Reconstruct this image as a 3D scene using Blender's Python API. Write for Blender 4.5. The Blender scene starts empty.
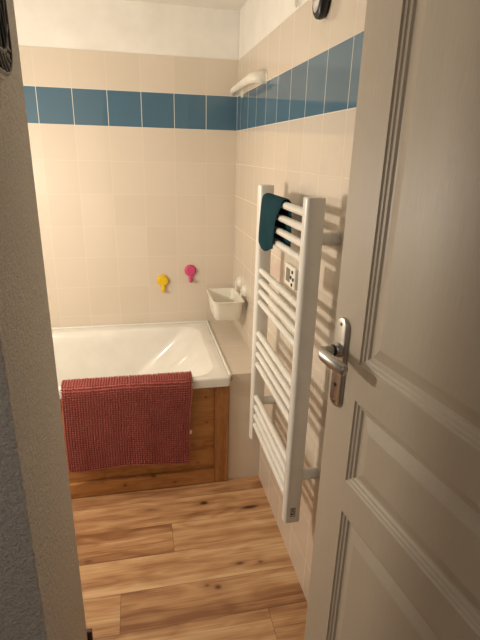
import bpy, bmesh, math, random
from mathutils import Vector, Matrix, Euler
random.seed(7)
C = bpy.context.scene.collection
PI = math.pi

# ------------------------------------------------------------------ helpers
def smooth(bm):
    for f in bm.faces: f.smooth = True

def obj(name, bm, mats, parent=None, loc=None, sm=True, bevel=None, auto=True):
    me = bpy.data.meshes.new(name)
    bmesh.ops.recalc_face_normals(bm, faces=bm.faces)
    if sm: smooth(bm)
    bm.to_mesh(me); bm.free()
    if not isinstance(mats, (list, tuple)): mats = [mats]
    for m in mats: me.materials.append(m)
    o = bpy.data.objects.new(name, me); C.objects.link(o)
    if parent: o.parent = parent
    if loc is not None: o.location = loc
    if bevel:
        b = o.modifiers.new('bevel', 'BEVEL'); b.width = bevel; b.segments = 3; b.limit_method = 'ANGLE'
        b.angle_limit = math.radians(35)
        w = o.modifiers.new('wn', 'WEIGHTED_NORMAL'); w.keep_sharp = True
    if sm and auto:
        me.set_sharp_from_angle(angle=math.radians(38))
    return o

def tag(o, label=None, cat=None, group=None, kind=None):
    if label: o['label'] = label
    if cat: o['category'] = cat
    if group: o['group'] = group
    if kind: o['kind'] = kind
    return o

def thing(name, label, cat, loc=(0, 0, 0), rot=(0, 0, 0), group=None):
    o = bpy.data.objects.new(name, None); C.objects.link(o)
    o.empty_display_size = .05
    o.location = loc; o.rotation_euler = rot
    return tag(o, label, cat, group)

def box(bm, x0, x1, y0, y1, z0, z1, mi=0):
    v = [bm.verts.new(p) for p in ((x0,y0,z0),(x1,y0,z0),(x1,y1,z0),(x0,y1,z0),(x0,y0,z1),(x1,y0,z1),(x1,y1,z1),(x0,y1,z1))]
    for q in ((0,3,2,1),(4,5,6,7),(0,1,5,4),(1,2,6,5),(2,3,7,6),(3,0,4,7)):
        f = bm.faces.new([v[i] for i in q]); f.material_index = mi
    return v

def loft(bm, rings, cap0=True, cap1=True, closed=True, mi=0):
    R = [[bm.verts.new(p) for p in r] for r in rings]
    n = len(R[0])
    for a, b in zip(R, R[1:]):
        for i in range(n if closed else n - 1):
            j = (i + 1) % n
            f = bm.faces.new((a[i], a[j], b[j], b[i])); f.material_index = mi
    if cap0: bm.faces.new(R[0][::-1]).material_index = mi
    if cap1: bm.faces.new(R[-1]).material_index = mi
    return R

def tube(bm, pts, r, n=14, caps=True, mi=0, sx=1.0, up=None):
    pts = [Vector(p) for p in pts]
    rings = []
    prev = None
    for i, p in enumerate(pts):
        if i == 0: t = pts[1] - p
        elif i == len(pts) - 1: t = p - pts[i-1]
        else: t = (pts[i+1] - p).normalized() + (p - pts[i-1]).normalized()
        t.normalize()
        if prev is None:
            a = Vector(up) if up else (Vector((0, 0, 1)) if abs(t.z) < .9 else Vector((1, 0, 0)))
        else: a = prev
        a = (a - t * a.dot(t)).normalized(); prev = a
        b = t.cross(a)
        rr = r[i] if isinstance(r, (list, tuple)) else r
        rings.append([p + a * rr * math.cos(2*PI*k/n) + b * rr * sx * math.sin(2*PI*k/n) for k in range(n)])
    loft(bm, rings, caps, caps, mi=mi)

def rrect(x0, x1, y0, y1, r, z, k=8, m=6):
    """rounded rectangle ring, counter-clockwise, constant point count"""
    pts = []
    cs = [((x1-r, y0+r), -PI/2), ((x1-r, y1-r), 0), ((x0+r, y1-r), PI/2), ((x0+r, y0+r), PI)]
    for ci, ((cx, cy), a0) in enumerate(cs):
        for i in range(k + 1):
            a = a0 + PI/2 * i / k
            pts.append((cx + r*math.cos(a), cy + r*math.sin(a), z))
        (nx, ny), na = cs[(ci+1) % 4]
        p = pts[-1]; q = (nx + r*math.cos(na), ny + r*math.sin(na))
        for i in range(1, m):
            pts.append((p[0] + (q[0]-p[0])*i/m, p[1] + (q[1]-p[1])*i/m, z))
    return pts

def lathe(bm, prof, n=28, axis='z', mi=0, M=None):
    """prof: (radius, height) list, closed at both ends when radius is 0"""
    rings = []
    for r, h in prof:
        rings.append([Vector((max(r, 1e-5)*math.cos(2*PI*i/n), max(r, 1e-5)*math.sin(2*PI*i/n), h)) for i in range(n)])
    if M: rings = [[M @ p for p in r] for r in rings]
    loft(bm, rings, True, True, mi=mi)

# ------------------------------------------------------------------ materials
class N:
    def __init__(s, name):
        s.m = bpy.data.materials.new(name); s.m.use_nodes = True
        s.t = s.m.node_tree; s.b = s.t.nodes['Principled BSDF']
    def n(s, t, **kw):
        x = s.t.nodes.new(t)
        for k, v in kw.items():
            if k.startswith('i_'):
                key = k[2:]; key = int(key) if key.isdigit() else key
                x.inputs[key].default_value = v
            else: setattr(x, k, v)
        return x
    def l(s, a, b): s.t.links.new(a, b)
    def val(s, sock, v):
        if hasattr(v, 'is_output'): s.l(v, sock)
        else: sock.default_value = v
    def math(s, op, a, b=0.0, c=None, clamp=False):
        x = s.n('ShaderNodeMath', operation=op); x.use_clamp = clamp
        s.val(x.inputs[0], a); s.val(x.inputs[1], b)
        if c is not None: s.val(x.inputs[2], c)
        return x.outputs[0]
    def mix(s, f, a, b):
        x = s.n('ShaderNodeMix', data_type='RGBA')
        s.val(x.inputs[0], f); s.val(x.inputs[6], a); s.val(x.inputs[7], b)
        return x.outputs[2]
    def pos(s):
        g = s.n('ShaderNodeNewGeometry'); return g.outputs['Position']
    def xyz(s, v):
        x = s.n('ShaderNodeSeparateXYZ'); s.l(v, x.inputs[0]); return x.outputs
    def scale(s, v, sc, off=(0, 0, 0), rot=(0, 0, 0)):
        x = s.n('ShaderNodeMapping'); s.l(v, x.inputs[0])
        x.inputs['Scale'].default_value = sc; x.inputs['Location'].default_value = off; x.inputs['Rotation'].default_value = rot
        return x.outputs[0]
    def noise(s, v, scale, detail=3, rough=.5, out=0, dist=0):
        x = s.n('ShaderNodeTexNoise'); s.l(v, x.inputs['Vector'])
        x.inputs['Scale'].default_value = scale; x.inputs['Detail'].default_value = detail
        x.inputs['Roughness'].default_value = rough; x.inputs['Distortion'].default_value = dist
        return x.outputs[out]
    def ramp(s, f, stops):
        x = s.n('ShaderNodeValToRGB'); s.val(x.inputs[0], f)
        e = x.color_ramp.elements
        while len(e) < len(stops): e.new(.5)
        for el, (p, c) in zip(e, stops): el.position = p; el.color = (*c, 1) if len(c) == 3 else c
        return x.outputs[0]
    def rng(s, v, a, b, c, d):
        x = s.n('ShaderNodeMapRange'); s.val(x.inputs[0], v)
        for i, q in enumerate((a, b, c, d)): x.inputs[i+1].default_value = q
        return x.outputs[0]
    def bump(s, h, strength, dist=.001):
        x = s.n('ShaderNodeBump'); s.l(h, x.inputs['Height'])
        x.inputs['Strength'].default_value = strength; x.inputs['Distance'].default_value = dist
        s.l(x.outputs[0], s.b.inputs['Normal'])
    def set(s, col=None, rough=.5, metal=0, spec=.5, coat=0):
        if col is not None: s.val(s.b.inputs['Base Color'], (*col, 1) if isinstance(col, tuple) else col)
        s.b.inputs['Roughness'].default_value = rough if not hasattr(rough, 'is_output') else .5
        if hasattr(rough, 'is_output'): s.l(rough, s.b.inputs['Roughness'])
        s.b.inputs['Metallic'].default_value = metal
        s.b.inputs['Specular IOR Level'].default_value = spec
        s.b.inputs['Coat Weight'].default_value = coat
        return s.m

def plain(name, col, rough=.5, metal=0, spec=.5, coat=0, grain=0, gscale=200, gdist=.0005):
    k = N(name)
    p = k.pos()
    nz = k.noise(p, 9, 3)
    k.set(k.mix(k.rng(nz, .3, .7, 0, 1), (*[c*.95 for c in col], 1), (*[min(1, c*1.04) for c in col], 1)), rough, metal, spec, coat)
    if grain: k.bump(k.noise(p, gscale, 3), grain, gdist)
    return k.m

BEIGE = (.692, .607, .505); BLUE = (.082, .162, .232); GROUT = (.78, .71, .61)
PU, PZ, Z0 = .161, .1632, 1.7745
def tile_mat(name, axis, u0, band=True, top=False):
    """square ceramic tiles laid on a world grid; axis = horizontal coordinate of the surface"""
    k = N(name); p = k.pos(); x = k.xyz(p)
    if top: u, w, w0, pw = x[0], x[1], -.715, PU
    else: u, w, w0, pw = x[axis], x[2], Z0, PZ
    su = k.math('DIVIDE', k.math('SUBTRACT', u, u0), PU); sw = k.math('DIVIDE', k.math('SUBTRACT', w, w0), pw)
    fu = k.math('FRACT', su); fw = k.math('FRACT', sw)
    du = k.math('MULTIPLY', k.math('MINIMUM', fu, k.math('SUBTRACT', 1.0, fu)), PU)
    dw = k.math('MULTIPLY', k.math('MINIMUM', fw, k.math('SUBTRACT', 1.0, fw)), pw)
    d = k.math('MINIMUM', du, dw)
    joint = k.rng(d, .0010, .0017, 1, 0)
    cell = k.n('ShaderNodeTexWhiteNoise', noise_dimensions='2D')
    cv = k.n('ShaderNodeCombineXYZ'); k.l(k.math('FLOOR', su), cv.inputs[0]); k.l(k.math('FLOOR', sw), cv.inputs[1])
    k.l(cv.outputs[0], cell.inputs['Vector'])
    weave = k.noise(k.scale(p, (1, 1, 1)), 160, 2)
    tone = k.math('ADD', k.math('MULTIPLY', cell.outputs['Value'], .6), k.math('MULTIPLY', weave, .5), clamp=True)
    be = k.mix(tone, (BEIGE[0]*.95, BEIGE[1]*.945, BEIGE[2]*.93, 1), (BEIGE[0]*1.04, BEIGE[1]*1.04, BEIGE[2]*1.05, 1))
    col = be
    if band:
        row = k.math('FLOOR', sw)
        isb = k.math('COMPARE', row, -1.0, .1)
        bl = k.mix(tone, (BLUE[0]*.85, BLUE[1]*.88, BLUE[2]*.9, 1), (BLUE[0]*1.15, BLUE[1]*1.1, BLUE[2]*1.08, 1))
        col = k.mix(isb, be, bl)
        gcol = k.mix(isb, (GROUT[0]*.96, GROUT[1]*.93, GROUT[2]*.88, 1), (.78, .74, .66, 1))
    else: gcol = (GROUT[0]*.9, GROUT[1]*.82, GROUT[2]*.72, 1)
    jm = joint if not band else k.math('MULTIPLY', joint, k.math('ADD', .26, k.math('MULTIPLY', isb, .74)))
    k.set(k.mix(jm, col, gcol), k.rng(joint, 0, 1, .07, .6), spec=.5)
    h = k.math('SUBTRACT', k.math('MULTIPLY', weave, .05), joint)
    k.bump(h, .06, .0008)
    return k.m

def wood_mat(name, dark, mid, light, uv=None, axis_scale=(1.2, 14, 14), rough=.45, knots=None, bumpy=.06, coat=0):
    k = N(name)
    if uv:
        a = k.n('ShaderNodeUVMap', uv_map=uv).outputs[0]
        r = k.n('ShaderNodeUVMap', uv_map='tone').outputs[0]; tone = k.xyz(r)[0]
    else:
        a = k.pos(); tone = None
    warp = k.noise(k.scale(a, (axis_scale[0]*1.6, axis_scale[1]*.45, axis_scale[2]*.45)), 1, 3, .55)
    g1 = k.noise(k.scale(a, axis_scale), 1.0, 6, .62, dist=.8)
    rings = k.math('FRACT', k.math('MULTIPLY', warp, 9.0))
    rings = k.math('ABSOLUTE', k.math('SUBTRACT', rings, .5))
    fine = k.noise(k.scale(a, (axis_scale[0]*3, axis_scale[1]*12, axis_scale[2]*12)), 1, 3, .6)
    f = k.math('ADD', k.math('MULTIPLY', g1, .75), k.math('MULTIPLY', rings, .22))
    f = k.math('ADD', f, k.math('MULTIPLY', k.math('SUBTRACT', fine, .5), .3))
    if tone is not None: f = k.math('ADD', f, k.math('MULTIPLY', k.math('SUBTRACT', tone, .5), .3))
    col = k.ramp(f, [(.28, dark), (.47, mid), (.68, light)])
    if knots:
        P = k.pos()
        for (kx, ky, kz, rx, ry, rz, dk) in knots:
            v = k.n('ShaderNodeVectorMath', operation='SUBTRACT'); k.l(P, v.inputs[0]); v.inputs[1].default_value = (kx, ky, kz)
            sc = k.n('ShaderNodeVectorMath', operation='MULTIPLY'); k.l(v.outputs[0], sc.inputs[0]); sc.inputs[1].default_value = (1/rx, 1/ry, 1/rz)
            ln = k.n('ShaderNodeVectorMath', operation='LENGTH'); k.l(sc.outputs[0], ln.inputs[0])
            dd = k.math('ADD', ln.outputs['Value'], k.math('MULTIPLY', k.math('SUBTRACT', g1, .5), 2.2))
            ringk = k.math('MULTIPLY', k.rng(dd, .35, 1.0, 1, 0), 1.0, clamp=True)
            halo = k.math('MULTIPLY', k.rng(dd, 1.0, 2.6, .35, 0), 1.0, clamp=True)
            col = k.mix(halo, col, (*dark, 1)); col = k.mix(k.math('MULTIPLY', ringk, dk), col, (dark[0]*.25, dark[1]*.2, dark[2]*.18, 1))
    k.set(col, rough, spec=.4, coat=coat)
    k.bump(fine, bumpy, .0006)
    return k.m

M = {}
M['tile_x'] = tile_mat('tile_back_wall', 0, 0.0)
M['tile_y'] = tile_mat('tile_side_wall', 1, -.09)
M['tile_ledge'] = tile_mat('tile_ledge_front', 0, 0.0, band=False)
M['tile_top'] = tile_mat('tile_ledge_top', 0, 0.0, band=False, top=True)
M['plaster_white'] = plain('white_plaster', (.86, .835, .78), .85, grain=.25, gscale=140, gdist=.0012)
M['ceiling'] = plain('ceiling_paint', (.80, .77, .71), .9, grain=.15, gscale=120)
def crepi():
    k = N('roughcast_plaster'); p = k.pos()
    n1 = k.noise(p, 210, 4, .65); n2 = k.noise(p, 80, 3, .6)
    h = k.math('ADD', k.math('MULTIPLY', k.rng(n1, .35, .65, 0, 1), .6), k.rng(n2, .42, .6, 0, 1))
    k.set(k.mix(k.rng(n1, .35, .6, 0, 1), (.55, .515, .465, 1), (.74, .70, .64, 1)), .9, spec=.2)
    k.bump(h, .9, .0024); return k.m
M['crepi'] = crepi()
M['floor'] = wood_mat('laminate_floor', (.27, .12, .053), (.53, .295, .142), (.75, .51, .285), uv='plank', axis_scale=(.85, 13, 13), rough=.34,
    knots=[(-.292, -.859, 0, .024, .013, .05, .95), (-.091, -.922, 0, .050, .013, .05, 1.0), (-.301, -1.304, 0, .026, .019, .05, .95),
           (-.34, -1.29, 0, .018, .012, .05, .6), (-.20, -1.215, 0, .02, .008, .05, .7), (-.12, -1.222, 0, .014, .008, .05, .6), (-.53, -.86, 0, .03, .01, .05, .35), (-.775, -1.10, 0, .02, .01, .05, .5)])
M['gap'] = plain('plank_gap', (.10, .05, .02), .8)
PK = [(-.262, -.71, .46, .006, .02, .006, .9), (-.258, -.71, .33, .005, .02, .005, .8), (-.30, -.71, .115, .008, .02, .007, .8), (-.64, -.725, .045, .012, .03, .01, .8), (-.51, -.725, .074, .02, .02, .006, .9), (-.41, -.725, .03, .01, .03, .008, .6)]
M['pine'] = wood_mat('pine_board', (.30, .125, .040), (.46, .22, .075), (.57, .30, .115), axis_scale=(1.6, 9, 16), rough=.42, knots=PK, coat=.1)
M['pine_v'] = wood_mat('pine_upright', (.28, .115, .037), (.43, .20, .070), (.54, .28, .105), axis_scale=(16, 9, 1.6), rough=.42, coat=.1)
M['enamel'] = plain('bath_enamel', (.80, .775, .71), .13, spec=.5, coat=.3)
M['silicone'] = plain('silicone_seal', (.80, .78, .72), .4)
M['radiator'] = plain('radiator_enamel', (.78, .76, .70), .28, spec=.5)
M['plastic'] = plain('white_plastic', (.80, .765, .67), .35)
M['screen'] = plain('grey_screen', (.17, .155, .125), .3)
M['black'] = plain('black_plastic', (.012, .012, .014), .35)
M['chrome'] = plain('chrome', (.75, .75, .76), .16, metal=1)
M['steel'] = plain('brushed_steel', (.50, .48, .45), .36, metal=1, grain=.05, gscale=400)
M['dark_steel'] = plain('dark_bronze_tint', (.30, .24, .20), .34, metal=1)
M['yellow'] = plain('yellow_plastic', (.80, .53, .02), .35)
M['pink'] = plain('pink_plastic', (.62, .07, .20), .35)
M['pale_rim'] = plain('pale_rim', (.55, .48, .42), .6)
M['sticker'] = plain('grey_sticker', (.55, .53, .49), .5)
M['skirting'] = plain('brown_skirting', (.075, .042, .025), .5)
M['tag'] = plain('white_care_tag', (.82, .80, .76), .8)
def door_paint():
    k = N('door_paint'); p = k.n('ShaderNodeTexCoord').outputs['Object']
    g = k.noise(k.scale(p, (1, 1, .09)), 330, 4, .65, dist=.8)
    g2 = k.noise(k.scale(p, (1, 1, .12)), 90, 3, .6)
    f = k.math('ADD', k.math('MULTIPLY', g, .6), k.math('MULTIPLY', g2, .4))
    k.set(k.mix(f, (.50, .43, .335, 1), (.57, .495, .39, 1)), .42, spec=.4)
    k.bump(f, .55, .0013); return k.m
M['door'] = door_paint()
def mat_fabric(name, a, b, sc, bs=.3):
    k = N(name); p = k.pos(); n1 = k.noise(p, sc, 4, .6); n2 = k.noise(p, 18, 2)
    f = k.math('ADD', k.math('MULTIPLY', n1, .7), k.math('MULTIPLY', n2, .3))
    k.set(k.mix(k.rng(f, .35, .65, 0, 1), (*a, 1), (*b, 1)), .95, spec=.1)
    k.b.inputs['Sheen Weight'].default_value = .25; k.b.inputs['Sheen Roughness'].default_value = .5
    k.b.inputs['Sheen Tint'].default_value = (*[min(1, c*1.6) for c in b], 1)
    k.bump(n1, bs, .0008); return k.m
M['mat_red'] = mat_fabric('red_chenille', (.30, .076, .066), (.42, .132, .113), 420)
M['teal'] = mat_fabric('teal_terry', (.007, .030, .040), (.014, .054, .068), 500, .6)
M['stitch'] = plain('pale_stitching', (.10, .20, .22), .9)

# ------------------------------------------------------------------ setting
def struct(name, bm, m, parent=None, sm=False, bevel=None, label=None):
    o = obj(name, bm, m, parent, sm=sm, bevel=bevel)
    if parent is None: o['kind'] = 'structure'
    if label: o['label'] = label
    return o

ZT, ZC = 1.938, 2.152
# floor: every plank a face island with its own UV offset
bm = bmesh.new()
uv = bm.loops.layers.uv.new('plank'); tn = bm.loops.layers.uv.new('tone')
PWD = .1535; ytop = -.96 + 7*PWD
fixed = {7: [(-.445, .35, .58)], 9: [(-.648, .72, .36)], 10: [(-.143, .62, .42)], 8: [(-1.25, .4, .74)], 6: [(-1.35, .4, .55)]}
rows = 24
for r in range(rows):
    y1 = ytop - r*PWD; y0 = y1 - PWD
    if y1 < -3.7: break
    if r in fixed:
        jx, ta, tb = fixed[r][0]
    else:
        jx, ta, tb = random.uniform(-1.4, -.2), random.random(), random.random()
    y1c = min(y1, .02)
    if y0 > 0: continue
    xs = [(-2.1, jx, ta), (jx, .3, tb)]
    for (xa, xb, t) in xs:
        ox, oy = random.uniform(0, 40), random.uniform(0, 40)
        g = .0006
        vs = [bm.verts.new(q) for q in ((xa+g, y0+g, 0), (xb-g, y0+g, 0), (xb-g, y1c-g, 0), (xa+g, y1c-g, 0))]
        f = bm.faces.new(vs)
        for lp in f.loops:
            lp[uv].uv = (lp.vert.co.x + ox, lp.vert.co.y + oy); lp[tn].uv = (t, 0)
box(bm, -2.1, .3, -3.7, .02, -.06, -.0009, 1)
struct('floor', bm, [M['floor'], M['gap']])

bm = bmesh.new(); box(bm, -2.1, .3, -3.7, .1, ZC, ZC+.06); struct('ceiling', bm, M['ceiling'])

bm = bmesh.new(); box(bm, -1.80, .008, 0, .1, 0, ZT, 0); box(bm, -1.80, .008, .003, .1, ZT, ZC, 1)
struct('wall_back', bm, [M['tile_x'], M['plaster_white']])
bm = bmesh.new(); box(bm, 0, .1, -2.22, -.0, 0, ZT, 0); box(bm, .003, .1, -2.22, .0, ZT, ZC, 1)
struct('wall_right', bm, [M['tile_y'], M['plaster_white']])
bm = bmesh.new(); box(bm, -1.80, -1.70, -1.45, 0, 0, ZT, 0); box(bm, -1.80, -1.703, -1.45, 0, ZT, ZC, 1)
struct('wall_left', bm, [M['tile_y'], M['plaster_white']])
bm = bmesh.new(); box(bm, -2.1, -.743, -1.852, -1.45, 0, ZC)
struct('wall_front', bm, M['crepi'], sm=True, bevel=.004)
bm = bmesh.new(); box(bm, .13, .3, -3.7, -2.22, 0, ZC); box(bm, .1, .3, -2.22, -2.1, 0, ZC); struct('wall_hall_right', bm, M['plaster_white'])
bm = bmesh.new(); box(bm, -2.2, -2.1, -3.7, -1.45, 0, ZC); struct('wall_hall_left', bm, M['plaster_white'])
bm = bmesh.new(); box(bm, -2.2, .3, -3.8, -3.7, 0, ZC); struct('wall_hall_back', bm, M['plaster_white'])
# skirting on the bathroom side of the plastered wall, its end sticking out past the corner
bm = bmesh.new(); box(bm, -1.70, -.729, -1.4495, -1.436, 0, .07)
struct('baseboard_front', bm, M['skirting'], bevel=.002)

# tiled ledge between bath and right wall
bm = bmesh.new()
box(bm, -.155, 0, -.715, 0, 0, .5655)
for f in bm.faces:
    if abs(f.calc_center_median().z - .5655) < 1e-4: f.material_index = 1
lg = struct('trim_1', bm, [M['tile_ledge'], M['tile_top']], label='beige tiled ledge between the bath and the right wall')

bm = bmesh.new()
tube(bm, [(-.1475, -.7152, .556), (-.144, -.7156, .548), (-.1445, -.7156, .540), (-.149, -.7152, .535)], .0016, 6)
obj('chipped_joint', bm, M['black'], lg)

# ------------------------------------------------------------------ bath
bath = thing('bathtub', 'white enamel bathtub with a sloped end set behind the pine panel', 'bathtub', (-.9, -.37, 0))
off = Vector((.9, .37, 0))
def sh(pts): return [Vector(p) + off for p in pts]
bm = bmesh.new()
X0, X1, Y0, Y1, ZR = -1.697, -.157, -.742, -.006, .567
rings = [rrect(X0, X1, Y0, Y1, .012, .522), rrect(X0, X1, Y0, Y1, .012, ZR-.010),
         rrect(X0+.0015, X1-.0015, Y0+.0015, Y1-.0015, .012, ZR-.0045), rrect(X0+.006, X1-.006, Y0+.006, Y1-.006, .012, ZR-.0008),
         rrect(X0+.014, X1-.012, Y0+.014, Y1-.012, .014, ZR)]
prof = [(0.0, 0.0, -.213, -.713, -.068, .10), (.003, .0006, -.219, -.709, -.072, .10), (.012, .004, -.228, -.704, -.080, .10), (.030, .012, -.245, -.699, -.088, .105), (.06, .02, -.272, -.695, -.095, .11),
        (.13, .035, -.345, -.687, -.105, .12), (.22, .05, -.440, -.670, -.118, .13), (.30, .06, -.525, -.650, -.130, .14), (.35, .075, -.595, -.625, -.148, .15), (.375, .10, -.655, -.595, -.175, .15), (.385, .14, -.72, -.53, -.21, .14)]
for d, lx, xr, ya, yb, r in prof:
    rings.append(rrect(-1.63+lx, xr, ya, yb, r, ZR-d))
loft(bm, [sh(r) for r in rings], cap0=False, cap1=True)
o = obj('tub', bm, M['enamel'], bath, auto=False)
bm = bmesh.new()
tube(bm, sh([(-1.69, -.0072, .569), (-.162, -.0072, .569)]), .006, 8)
tube(bm, sh([(-.156, -.0075, .569), (-.156, -.735, .569)]), .006, 8)
obj('sealant', bm, M['silicone'], bath)

# pine panel
pan = thing('bath_apron', 'knotty pine front panel under the bath rim beside the tiled ledge', 'panel', (-.9, -.715, 0))
po = Vector((.9, .715, 0))
def pbox(name, x0, x1, y0, y1, z0, z1, m, bev=.0025):
    bm = bmesh.new(); box(bm, x0+.9, x1+.9, y0+.715, y1+.715, z0, z1); return obj(name, bm, m, pan, bevel=bev)
pbox('board', -1.63, -.222, -.714, -.700, .079, .519, M['pine'])
pbox('stile', -.2225, -.159, -.729, -.700, .004, .519, M['pine_v'])
pbox('stile', -1.695, -1.631, -.729, -.700, .004, .519, M['pine_v'])
pbox('bottom_rail', -1.63, -.2235, -.729, -.700, .004, .078, M['pine'])

# ------------------------------------------------------------------ red chenille mat
MX0, MX1 = -.866, -.333
prof = [(-.655, .49), (-.668, .535), (-.682, .569), (-.703, .5765), (-.722, .5745), (-.738, .5725), (-.751, .564), (-.756, .548), (-.757, .50), (-.752, .40), (-.750, .30), (-.748, .20), (-.747, .145)]
# resample by length
P = [Vector((0, y, z)) for y, z in prof]
def catmull(P, n=8):
    out = []
    for i in range(len(P)-1):
        a = P[max(0, i-1)]; b = P[i]; c = P[i+1]; d = P[min(len(P)-1, i+2)]
        for k in range(n):
            t = k/n
            out.append(.5*((2*b) + (c-a)*t + (2*a-5*b+4*c-d)*t*t + (3*b-a-3*c+d)*t**3))
    out.append(P[-1]); return out
P = catmull(P)
L = [0]
for a, b in zip(P, P[1:]): L.append(L[-1] + (b-a).length)
def at(s):
    s = max(0, min(L[-1]-1e-6, s))
    for i in range(len(L)-1):
        if L[i+1] >= s:
            t = (s-L[i])/(L[i+1]-L[i]); p = P[i].lerp(P[i+1], t); d = (P[i+1]-P[i]).normalized()
            return p, Vector((0, d.z, -d.y))
    return P[-1], Vector((0, -1, 0))
def hemline(u):     # extra length of the hanging end at u in 0..1
    return -.010*math.exp(-((u-.62)/.28)**2) + .004*math.sin(u*9+.5) - .024*(1-u) - .003
def mat_pt(u, s, h):
    p, n = at(s)
    k = max(0, min(1, (s-.25)/.4))
    wav = .005*math.sin(u*11+1.0)*k + .004*math.sin(u*23)*k
    skew = .010*(1-u)*0
    x = MX0 + (MX1-MX0)*u - .006*k*(1-u)+ .010*0
    x += .004*math.sin(s*13)*(1 if u > .5 else .4) - .020*k*u
    q = Vector((x, p.y, p.z)) + n*h
    q.y -= max(0, wav) + .002*k
    return q
LT = L[-1]
bm = bmesh.new()
NU, NS = 48, 60
front, back = [], []
for j in range(NS+1):
    for i in range(NU+1):
        u = i/NU; e = hemline(u); s = (LT + e) * j/NS
        if s > LT:
            q = mat_pt(u, LT, .0022) - Vector((0, 0, s-LT)); b = mat_pt(u, LT, -.0006) - Vector((0, 0, s-LT))
        else: q = mat_pt(u, s, .0022); b = mat_pt(u, s, -.0006)
        front.append(bm.verts.new(q)); back.append(bm.verts.new(b))
W_ = NU+1
for j in range(NS):
    for i in range(NU):
        a = j*W_+i
        bm.faces.new((front[a], front[a+1], front[a+W_+1], front[a+W_])); bm.faces.new((back[a], back[a+W_], back[a+W_+1], back[a+1]))
bd = [i for i in range(NU)]
for i in range(NU):
    for j in (0, NS):
        a = j*W_+i; bm.faces.new((front[a], back[a], back[a+1], front[a+1]))
for j in range(NS):
    for i in (0, NU):
        a = j*W_+i; bm.faces.new((front[a], front[a+W_], back[a+W_], back[a]))
mat_o = obj('bath_mat', bm, M['mat_red'], auto=False)
tag(mat_o, 'dusky red bobbly chenille bath mat draped over the front rim of the bath', 'bath mat')
# loops of pile
verts, faces = [], []
CN = .0108
nu = int((MX1-MX0)/CN); ns = int(LT/CN)+1
rnd = random.Random(3)
def blob(c, n, t, b, r, h):
    i0 = len(verts); S = 7
    for (rr, hh) in ((1.0, -.1), (1.02, .42), (.66, .86)):
        for k in range(S):
            a = 2*PI*k/S
            verts.append(c + (t*math.cos(a) + b*math.sin(a)*.74)*r*rr + n*h*hh)
    verts.append(c + n*h)
    for q in range(2):
        for k in range(S):
            k2 = (k+1) % S
            faces.append((i0+q*S+k, i0+q*S+k2, i0+(q+1)*S+k2, i0+(q+1)*S+k))
    for k in range(S): faces.append((i0+2*S+k, i0+2*S+(k+1) % S, i0+3*S))
for j in range(ns):
    for i in range(nu+1):
        u = (i + rnd.uniform(-.10, .10))/nu; u = max(0, min(1, u)); e = hemline(u)
        s = (LT+e)*(j + rnd.uniform(-.10, .10))/(ns-1); s = max(0, s)
        extra = max(0, s-LT)
        c = mat_pt(u, s, .0015) - Vector((0, 0, extra))
        c2 = mat_pt(u, min(LT, s)+1e-3 if s < LT-2e-3 else LT-2e-3, .0015); 
        _, n = at(min(s, LT-1e-3))
        n = (n + Vector((rnd.uniform(-.22, .22), 0, rnd.uniform(.05, .40)))).normalized()
        t = Vector((1, 0, 0)); t = (t - n*t.dot(n)).normalized(); b = n.cross(t)
        blob(c, n, t, b, CN*rnd.uniform(.385, .45), rnd.uniform(.0075, .0100))
me = bpy.data.meshes.new('pile'); me.from_pydata(verts, [], faces); me.update()
for p in me.polygons: p.use_smooth = True
me.materials.append(M['mat_red'])
pl = bpy.data.objects.new('pile', me); C.objects.link(pl); pl.parent = mat_o
bm = bmesh.new()
q = mat_pt(1.0, LT-.165, 0); box(bm, q.x-.004, q.x+.013, q.y-.0006, q.y+.0006, q.z-.009, q.z+.010)
o = obj('care_tag', bm, M['tag'], mat_o, sm=False); o['label'] = 'small white care tag on the edge'

# ------------------------------------------------------------------ radiator
RX0, RX1 = -.106, -.053
YB, YF = -.915, -1.400
ZB0, ZB1 = .362, 1.399
rad = thing('heated_towel_rail', 'white heated towel rail with sixteen bars mounted on the tiled right wall', 'radiator', (0, (YB+YF)/2, ZB0))
ro = Vector((0, -(YB+YF)/2, -ZB0))
def upright(name, yc):
    bm = bmesh.new()
    w = .020; xs = []
    # D-shaped section: flat back, full rounded front
    sec = []
    sec += [(RX1, yc-w+.003), (RX1, yc+w-.003), (RX1-.003, yc+w)]
    xm = -.0925
    for k in range(13):
        a = PI/2 - PI*k/12
        sec.append((xm - .0135*max(0, math.cos(a))**.9, yc + w*math.sin(a)))
    sec += [(RX1-.003, yc-w)]
    def ring(z, s=1): 
        cx = (RX0+RX1)/2
        return [Vector((cx+(x-cx)*s, yc+(y-yc)*s, z)) + ro for x, y in sec]
    loft(bm, [ring(ZB0, .9), ring(ZB0+.003), ring(ZB1-.003), ring(ZB1, .9)])
    return obj(name, bm, M['radiator'], rad)
upright('upright', YB); fr = upright('upright', YF)
ZBAR = [1.355, 1.313, 1.270, 1.228, 1.093, 1.052, 1.012, .971, .842, .799, .756, .712, .564, .519, .476, .434]
for z in ZBAR:
    bm = bmesh.new()
    tube(bm, [Vector((-.086, YB-.012, z))+ro, Vector((-.086, YF+.012, z))+ro], .0112, 18)
    obj('bar', bm, M['radiator'], rad)
for (y, z) in ((YB, 1.29), (YF, 1.29), (YB, .535), (YF, .535)):
    bm = bmesh.new()
    lathe(bm, [(0, 0), (.0178, 0), (.0178, .026), (.0168, .027), (.0168, .062), (0, .062)], 24, M=Matrix.Translation(Vector((-.0004, y, z))+ro) @ Matrix.Rotation(-PI/2, 4, 'Y'))
    obj('wall_bracket', bm, M['radiator'], rad)
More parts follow.
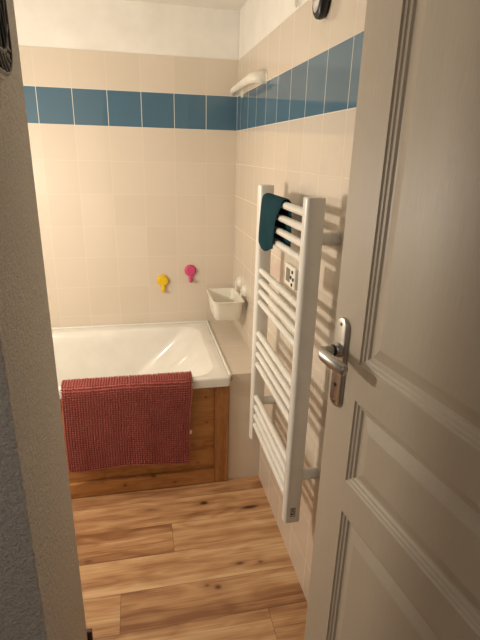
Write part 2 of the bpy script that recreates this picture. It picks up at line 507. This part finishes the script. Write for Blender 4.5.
# control box
bm = bmesh.new()
box(bm, -.113, -.099, YF+.012, YF+.106, 1.144, 1.206)
cb = obj('control_box', bm, M['plastic'], rad, loc=ro, bevel=.004)
bm = bmesh.new(); box(bm, -.1142, -.1128, YF+.056, YF+.088, 1.158, 1.196); obj('screen', bm, M['screen'], cb, sm=False)
for (y, z) in ((.034, 1.192), (.044, 1.175), (.024, 1.173), (.034, 1.156)):
    bm = bmesh.new(); lathe(bm, [(0, -.001), (.0052, -.001), (.0052, .0022), (.003, .003), (0, .003)], 14, M=Matrix.Translation((-.113, YF+y, z)) @ Matrix.Rotation(-PI/2, 4, 'Y'))
    obj('button', bm, M['black'], cb)
# sticker with small dark marks on the near upright's foot
bm = bmesh.new(); yy = YF-.0202
box(bm, -.088, -.069, yy-.0004, yy+.0004, .388, .424)
st = obj('rating_sticker', bm, M['sticker'], rad, loc=ro, sm=False)
bm = bmesh.new()
def sb(x0, x1, z0, z1): box(bm, x0, x1, yy-.0009, yy-.0003, z0, z1)
sb(-.087, -.0865, .3885, .4235); sb(-.0705, -.070, .3885, .4235)
for q in range(4): sb(-.085+.001*(q % 2), -.073, .4215-.004*q, .4228-.004*q)
for q in range(3): sb(-.077, -.072, .403-.004*q, .4042-.004*q)
sb(-.087, -.070, .3885, .3895); sb(-.087, -.070, .4065, .4072)
lathe(bm, [(0, 0), (.0036, 0), (.0036, .0006), (0, .0006)], 14, M=Matrix.Translation((-.0815, yy-.0003, .3985)) @ Matrix.Rotation(PI/2, 4, 'X'))
obj('sticker_print', bm, M['black'], st, sm=False)
bm = bmesh.new(); lathe(bm, [(0, -.009), (.004, -.009), (.006, -.003), (.006, .002), (0, .002)], 14, M=Matrix.Translation(Vector((-.086, YF, ZB0))+ro))
obj('bleed_plug', bm, M['steel'], rad)

# ------------------------------------------------------------------ teal washcloth over the top bar
zc = 1.355; xc = -.086
def cloth(name, ya, yb_, parent=None):
    prof = []
    for z in (1.205, 1.225, 1.26, 1.30, 1.33, 1.345): prof.append((xc-.0165-.004*math.sin((1.345-z)*14), z))
    for k in range(9):
        a = PI - PI*k/8; prof.append((xc+.0155*math.cos(a), zc+.0155*math.sin(a)+.001))
    for z in (1.34, 1.31, 1.28, 1.245, 1.215): prof.append((xc+.0155+.002*math.sin((1.35-z)*20), z))
    bm = bmesh.new(); nv = 26; th = .0055
    cols = []
    m = len(prof)
    for side in (0, 1):
        g = []
        for i, (x, z) in enumerate(prof):
            row = []
            for j in range(nv+1):
                v = j/nv
                f = 1 if i < 9 else 0
                y = ya + (yb_-ya)*v
                k = max(0, (1.345-z)/.14)
                if i <= 6:
                    ywd = y + (.018*k*(1-v)) * 0 + .006*math.sin(k*2.5)*(1-2*v)*.0
                    y2 = ywd + v*(.042*min(1, k*5) + .022*k) - .012*k*(1-v)
                    zz = z - .020*k*math.sin(PI*v)*.5 + .006*k*math.cos(v*7)
                    xx = x - .006*k*math.sin(v*5+.6)
                else:
                    y2 = y - (.012*k*v if i > 14 else 0); zz = z + .012*k*v; xx = x
                # offset outward
                nxt = prof[min(m-1, i+1)]; prv = prof[max(0, i-1)]
                d = Vector((nxt[0]-prv[0], 0, nxt[1]-prv[1])).normalized(); n = Vector((-d.z, 0, d.x))
                edge = min(1, min(v, 1-v)*nv/1.5, )
                t = th*(.35+.65*edge)*(1 if side else 0)
                row.append(bm.verts.new((xx + n.x*t, y2, zz + n.z*t)))
            g.append(row)
        cols.append(g)
    a, b = cols
    for i in range(m-1):
        for j in range(nv):
            bm.faces.new((a[i][j], a[i+1][j], a[i+1][j+1], a[i][j+1])); bm.faces.new((b[i][j], b[i][j+1], b[i+1][j+1], b[i+1][j]))
    for j in range(nv):
        bm.faces.new((a[0][j], a[0][j+1], b[0][j+1], b[0][j])); bm.faces.new((a[-1][j], b[-1][j], b[-1][j+1], a[-1][j+1]))
    for i in range(m-1):
        bm.faces.new((a[i][0], b[i][0], b[i+1][0], a[i+1][0])); bm.faces.new((a[i][-1], a[i+1][-1], b[i+1][-1], b[i][-1]))
    o = obj(name, bm, M['teal'], parent, auto=False)
    s = o.modifiers.new('sub', 'SUBSURF'); s.levels = 1; s.render_levels = 1
    return o
cl = cloth('washcloth', -.962, -1.19)
tag(cl, 'dark teal washcloth hung over the top bars of the white heated towel rail', 'washcloth')
# ------------------------------------------------------------------ basket
bk = thing('storage_basket', 'small white plastic basket hung on the right wall above the tiled ledge', 'basket', (-.10, -.26, .70))
bo = Vector((.10, .26, -.70))
bm = bmesh.new()
zt = .806; zb = .694
outer = []
def bsec(t, ins=0, z=None):      # t 0 bottom .. 1 top
    x0 = -.163 - .014*t + ins; x1 = -.030 + .004*t - ins; y0 = -.366 - .036*t + ins; y1 = -.170 + .022*t - ins
    return [Vector(p)+bo for p in rrect(x0, x1, y0, y1, .026, zb+(zt-zb)*t if z is None else z, 6, 4)]
rings = [bsec(0, .014), bsec(0.02, .004), bsec(.06, .001), bsec(.9), bsec(.915, -.005), bsec(.985, -.006), bsec(1.0, -.003), bsec(1.0, .0015), bsec(.97, .003), bsec(.1, .004), bsec(.05, .010, zb+.004)]
loft(bm, rings)
obj('bowl', bm, M['plastic'], bk)
for (y, z) in ((-.185, .846), (-.318, .838)):
    bm = bmesh.new()
    lathe(bm, [(0, 0), (.034, 0), (.0335, .005), (.029, .014), (.018, .022), (0, .024)], 26, M=Matrix.Translation(Vector((.001, y, z))+bo) @ Matrix.Rotation(-PI/2, 4, 'Y'))
    pd = obj('suction_pad', bm, M['plastic'], bk)
    bm = bmesh.new()
    b0 = Vector((-.024, y, z))+bo
    loft(bm, [[b0+Vector((dx, dy, dz)) for dx, dy in ((-.003, -.008), (.003, -.008), (.003, .008), (-.003, .008))] for dz in (.012, 0, -.03, -.075)])
    obj('hook_strap', bm, M['plastic'], pd, bevel=.0015)

# ------------------------------------------------------------------ hooks on back wall
def hook(loc, mat, label):
    t = thing('suction_hook', label, 'hook', loc, group='round suction hooks on the tiled back wall')
    bm = bmesh.new()
    lathe(bm, [(0, 0), (.034, 0), (.0335, .004), (.030, .009), (.0275, .0105), (.027, .018), (.0245, .0215), (.014, .0232), (0, .0225)], 32, M=Matrix.Translation((0, .001, 0)) @ Matrix.Rotation(PI/2, 4, 'X'))
    obj('cap', bm, mat, t)
    bm = bmesh.new()
    pts = [(0, -.012, -.020), (0, -.014, -.033), (0, -.0145, -.046), (0, -.019, -.056), (0, -.026, -.058), (0, -.032, -.053), (0, -.034, -.044)]
    tube(bm, pts, [.0105, .011, .0112, .011, .0105, .0095, .007], 14, sx=.55, up=(1, 0, 0))
    obj('hook_arm', bm, mat, t)
    return t
hook((-.404, 0, .822), M['yellow'], 'yellow round suction hook on the beige tiles, lower of the two')
hook((-.249, 0, .874), M['pink'], 'pink round suction hook on the beige tiles near the corner')

# ------------------------------------------------------------------ white rail above blue tiles in the corner
rl = thing('grab_rail', 'white plastic rail on the right wall over the blue tiles in the corner', 'rail', (0, -.33, 1.79))
g0 = Vector((0, .33, -1.79))
bm = bmesh.new()
path = [(-.006, -.560, 1.790), (-.025, -.558, 1.790), (-.045, -.545, 1.789), (-.056, -.515, 1.787), (-.060, -.45, 1.785), (-.060, -.33, 1.783), (-.060, -.20, 1.781), (-.057, -.155, 1.780), (-.046, -.130, 1.780), (-.026, -.118, 1.780), (-.006, -.116, 1.780)]
path = [p + g0 for p in catmull([Vector(p) for p in path], 5)]
tube(bm, path, [.0245 - .0105*max(0, min(1, (i-3)/24)) for i in range(len(path))], 16, sx=.75)
obj('bar', bm, M['plastic'], rl)
for y, z in ((-.560, 1.790), (-.116, 1.780)):
    bm = bmesh.new(); lathe(bm, [(0, 0), (.0235, 0), (.0235, .004), (.020, .007), (0, .007)], 24, M=Matrix.Translation(Vector((.001, y, z))+g0) @ Matrix.Rotation(-PI/2, 4, 'Y'))
    obj('wall_mount', bm, M['plastic'], rl)
bm = bmesh.new(); lathe(bm, [(0, 0), (.004, 0), (.004, .002), (0, .002)], 12, M=Matrix.Translation(Vector((-.048, -.140, 1.7625))+g0))
obj('screw', bm, M['black'], rl)

# ------------------------------------------------------------------ black fixture with silvery face, top right
fx = thing('wall_fixture', 'small black round fixture with a silvery face on the right wall near the top', 'fixture', (0, -1.176, 1.898))
bm = bmesh.new()
MR = Matrix.Rotation(-PI/2, 4, 'Y')
lathe(bm, [(0, .001), (.034, .001), (.042, .006), (.044, .014), (.043, .024), (.038, .029), (.033, .030), (.032, .027), (0, .027)], 32, M=MR @ Matrix.Diagonal((1.08, .85, 1, 1)))
obj('housing', bm, M['black'], fx)
bm = bmesh.new()
lathe(bm, [(0, .026), (.031, .026), (.030, .030), (.02, .034), (0, .035)], 32, M=MR @ Matrix.Diagonal((1.08, .85, 1, 1)))
o = obj('face', bm, M['chrome'], fx); o['label'] = 'silvery face'
# thin white cord
bm = bmesh.new()
cp = catmull([Vector(p) for p in ((-.004, -.955, 2.02), (-.006, -.945, 1.985), (-.008, -.938, 1.955), (-.008, -.930, 1.942), (-.008, -.922, 1.95), (-.006, -.92, 1.985), (-.004, -.925, 2.02))], 6)
tube(bm, cp, .003, 8)
for q in (cp[0], cp[-1]): box(bm, -.012, .0028, q.y-.006, q.y+.006, q.z-.006, q.z+.006)
tag(obj('cord_loop', bm, M['plastic']), 'thin pale cord loop hanging on the white plaster above the right wall tiles', 'cord')

# ------------------------------------------------------------------ oval wall ornament, top left
orn = thing('wall_ornament', 'rounded frame with black lattice and pale rim on the rough plaster wall', 'ornament', (-.743, -1.701, 1.745))
def rr_(hy, hz, r, x): return [(x, a, b) for a, b, _ in rrect(-hy, hy, -hz, hz, r, 0, 8, 5)]
bm = bmesh.new()
rr = [rr_(.100, .140, .055, -.001), rr_(.100, .140, .055, .011), rr_(.097, .137, .053, .014), rr_(.088, .126, .046, .0145), rr_(.086, .124, .045, .012), rr_(.086, .124, .045, -.001)]
loft(bm, rr + [rr[0]], False, False)
bmesh.ops.remove_doubles(bm, verts=bm.verts, dist=1e-6)
obj('rim', bm, M['pale_rim'], orn)
bm = bmesh.new()
def otube(hy, hz, r, x, t):
    q = rr_(hy, hz, r, x); tube(bm, q + q[:1], t, 8)
otube(.092, .131, .050, .0145, .0036); otube(.066, .10, .04, .016, .0036); otube(.036, .06, .03, .016, .0036)
for q in range(26):
    ring_o = rr_(.092, .131, .050, .0145); ring_i = rr_(.066, .10, .04, .016); ring_c = rr_(.036, .06, .03, .016)
    n_ = len(ring_o); a = int(q*n_/26)
    tube(bm, [ring_i[a], ring_o[(a+3) % n_]], .0026, 6)
    if q % 2: tube(bm, [ring_c[a], ring_i[(a-3) % n_]], .0026, 6)
obj('lattice', bm, M['black'], orn)

# ------------------------------------------------------------------ door
ang = math.atan2(.13224, .99122)
E = Vector((-.120, -1.692, 0))
DW, DH, DT = .73, 2.03, .040
# door local: x along the width from the free edge (0) to the hinge (DW); y into the thickness; z up.
door = bpy.data.objects.new('door_1', None); C.objects.link(door)
door.empty_display_size = .05
M3 = Matrix(((math.sin(ang), math.cos(ang), 0), (-math.cos(ang), math.sin(ang), 0), (0, 0, 1)))  # columns: local x, y, z
door.matrix_world = Matrix.Translation(E + Vector((0, 0, .012))) @ M3.to_4x4()
tag(door, 'beige painted panelled door standing open against the right wall', None, kind='structure')
def panel_rings(x0, x1, z0, z1, side):
    """raised and fielded panel; side -1 front (y=0), +1 back (y=DT)"""
    prof = [(0, 0), (.003, .0035), (.007, .0045), (.010, .0075), (.015, .0085), (.019, .0125), (.024, .0130), (.028, .0118), (.050, .0045), (.053, .0040)]
    out = []
    for ins, d in prof:
        y = d if side < 0 else DT - d
        out.append([Vector(p) for p in ((x0+ins, y, z0+ins), (x1-ins, y, z0+ins), (x1-ins, y, z1-ins), (x0+ins, y, z1-ins))])
    return out
zof = -.012
panels = [(.103, DW-.103, 1.107+zof, 1.905), (.103, DW-.103, .826+zof, 1.026+zof), (.103, DW-.103, .15, .744+zof)]
bm = bmesh.new()
for side, y in ((-1, 0.0), (1, DT)):
    xs = [0, .103, DW-.103, DW]; zs = [0] + sorted([p[2] for p in panels] + [p[3] for p in panels]) + [DH]
    for i in range(3):
        for j in range(len(zs)-1):
            if i == 1 and j in (1, 3, 5): continue
            q = [(xs[i], y, zs[j]), (xs[i+1], y, zs[j]), (xs[i+1], y, zs[j+1]), (xs[i], y, zs[j+1])]
            bm.faces.new([bm.verts.new(p) for p in q])
    for (x0, x1, z0, z1) in panels: loft(bm, panel_rings(x0, x1, z0, z1, side), False, True)
e = [((0, 0, 0), (DW, 0, 0)), ((DW, 0, 0), (DW, 0, DH)), ((DW, 0, DH), (0, 0, DH)), ((0, 0, DH), (0, 0, 0))]
for a, b in e:
    a = Vector(a); b = Vector(b); o2 = Vector((0, DT, 0))
    bm.faces.new([bm.verts.new(p) for p in (a, b, b+o2, a+o2)])
bmesh.ops.remove_doubles(bm, verts=bm.verts, dist=1e-5)
obj('leaf', bm, M['door'], door, sm=False)

def plate_outline(w, z0, z1, y, n=12):
    r = w/2; pts = []
    for k in range(n+1):
        a = PI*k/n; pts.append((r*math.cos(a), y, z1-r*.9 + r*.9*math.sin(a)))
    for k in range(n+1):
        a = PI + PI*k/n; pts.append((r*math.cos(a), y, z0+r*.9 + r*.9*math.sin(a)))
    return pts
PX = .0365
for side in (-1, 1):
    yb = 0.0 if side < 0 else DT
    s = side
    bm = bmesh.new()
    z0, z1 = .966, 1.173
    loft(bm, [[Vector((PX, yb, 0))+Vector(p) for p in plate_outline(w, a, b, s*y)] for w, a, b, y in
              ((.045, z0, z1, 0), (.045, z0, z1, .004), (.042, z0+.0015, z1-.0015, .0065), (.034, z0+.006, z1-.006, .0082))])
    pt = obj('handle_plate', bm, M['steel'], door)
    zs = 1.113+zof
    Rm = Matrix.Rotation(PI/2 if side < 0 else -PI/2, 4, 'X')
    bm = bmesh.new(); lathe(bm, [(0, .004), (.0165, .004), (.0165, .010), (.0145, .018), (.012, .020), (0, .020)], 26, M=Matrix.Translation((PX, yb, zs)) @ Rm)
    obj('collar', bm, M['steel'], pt)
    bm = bmesh.new(); lathe(bm, [(0, .018), (.0128, .018), (.0128, .023), (0, .023)], 24, M=Matrix.Translation((PX, yb, zs)) @ Rm)
    obj('gasket', bm, M['black'], pt)
    bm = bmesh.new()
    path = catmull([Vector((PX, yb+s*.020, zs)), Vector((PX-.002, yb+s*.034, zs)), Vector((PX-.001, yb+s*.045, zs)), Vector((PX+.010, yb+s*.052, zs-.001)), Vector((PX+.032, yb+s*.051, zs-.003)), Vector((PX+.056, yb+s*.047, zs-.006)), Vector((PX+.074, yb+s*.042, zs-.009)), Vector((PX+.082, yb+s*.039, zs-.0105))], 5)
    n = len(path)
    rad_ = [.0105 if i < 8 else .0105 + .0032*math.sin(PI*(i-8)/(n-8)) for i in range(n)]; rad_[-1] = .004; rad_[-2] = .0085; rad_[-3] = .0105
    tube(bm, path, rad_, 16, sx=.82)
    obj('lever', bm, M['steel'], pt)
    bm = bmesh.new(); lathe(bm, [(0, .0072), (.0048, .0072), (.0048, .0092), (0, .0092)], 16, M=Matrix.Translation((PX, yb, 1.019)) @ Rm)
    obj('keyhole', bm, M['black'], pt)
    for z in (1.159, .979):
        bm = bmesh.new(); lathe(bm, [(0, .007), (.0042, .007), (.0038, .0098), (0, .0102)], 16, M=Matrix.Translation((PX, yb, z)) @ Rm)
        obj('screw', bm, M['dark_steel'], pt)
# edge face of the lock in the free edge
bm = bmesh.new(); box(bm, -.0012, .001, .009, .031, .93, 1.16); lk = obj('lock_faceplate', bm, M['steel'], door, sm=False)

# ------------------------------------------------------------------ light
def light(name, typ, loc, energy, col, **kw):
    l = bpy.data.lights.new(name, typ); l.energy = energy; l.color = col
    for k, v in kw.items(): setattr(l, k, v)
    o = bpy.data.objects.new(name, l); C.objects.link(o); o.location = loc; return o
light('bathroom_lamp', 'POINT', (-1.30, -1.0, 1.30), 29.5, (1.0, .912, .785), shadow_soft_size=.05)  # unseen lamp at chest height behind the plastered wall, placed from the rail's shadows
hl = light('hall_fill', 'AREA', (-1.25, -2.95, 2.0), 3.6, (1.0, .965, .955), size=.6)  # added soft fill that lifts the door and the plaster's hall side, no fixture

w = bpy.data.worlds.new('world'); bpy.context.scene.world = w; w.use_nodes = True
w.node_tree.nodes['Background'].inputs[0].default_value = (.5, .55, .6, 1); w.node_tree.nodes['Background'].inputs[1].default_value = .05

# ------------------------------------------------------------------ camera
cam = bpy.data.cameras.new('camera'); co = bpy.data.objects.new('camera', cam); C.objects.link(co)
cam.sensor_fit = 'VERTICAL'; cam.sensor_height = 36; cam.lens = 470/640*36; cam.clip_start = .02
R = ((0.9778497226772994, -0.20781128183895645, 0.024987817039065136), (0.046280850583289734, 0.3310973212955246, 0.942460952347743), (-0.20412741787720529, -0.9204287234606368, 0.3333811066923365))
co.matrix_world = Matrix.Translation((-.52907589, -2.58359341, 1.5)) @ Matrix(R).transposed().to_4x4()
sc = bpy.context.scene
sc.camera = co
sc.view_settings.view_transform = 'Standard'; sc.view_settings.look = 'None'
sc.view_settings.exposure = 0; sc.view_settings.gamma = 1; sc.view_settings.use_curve_mapping = False
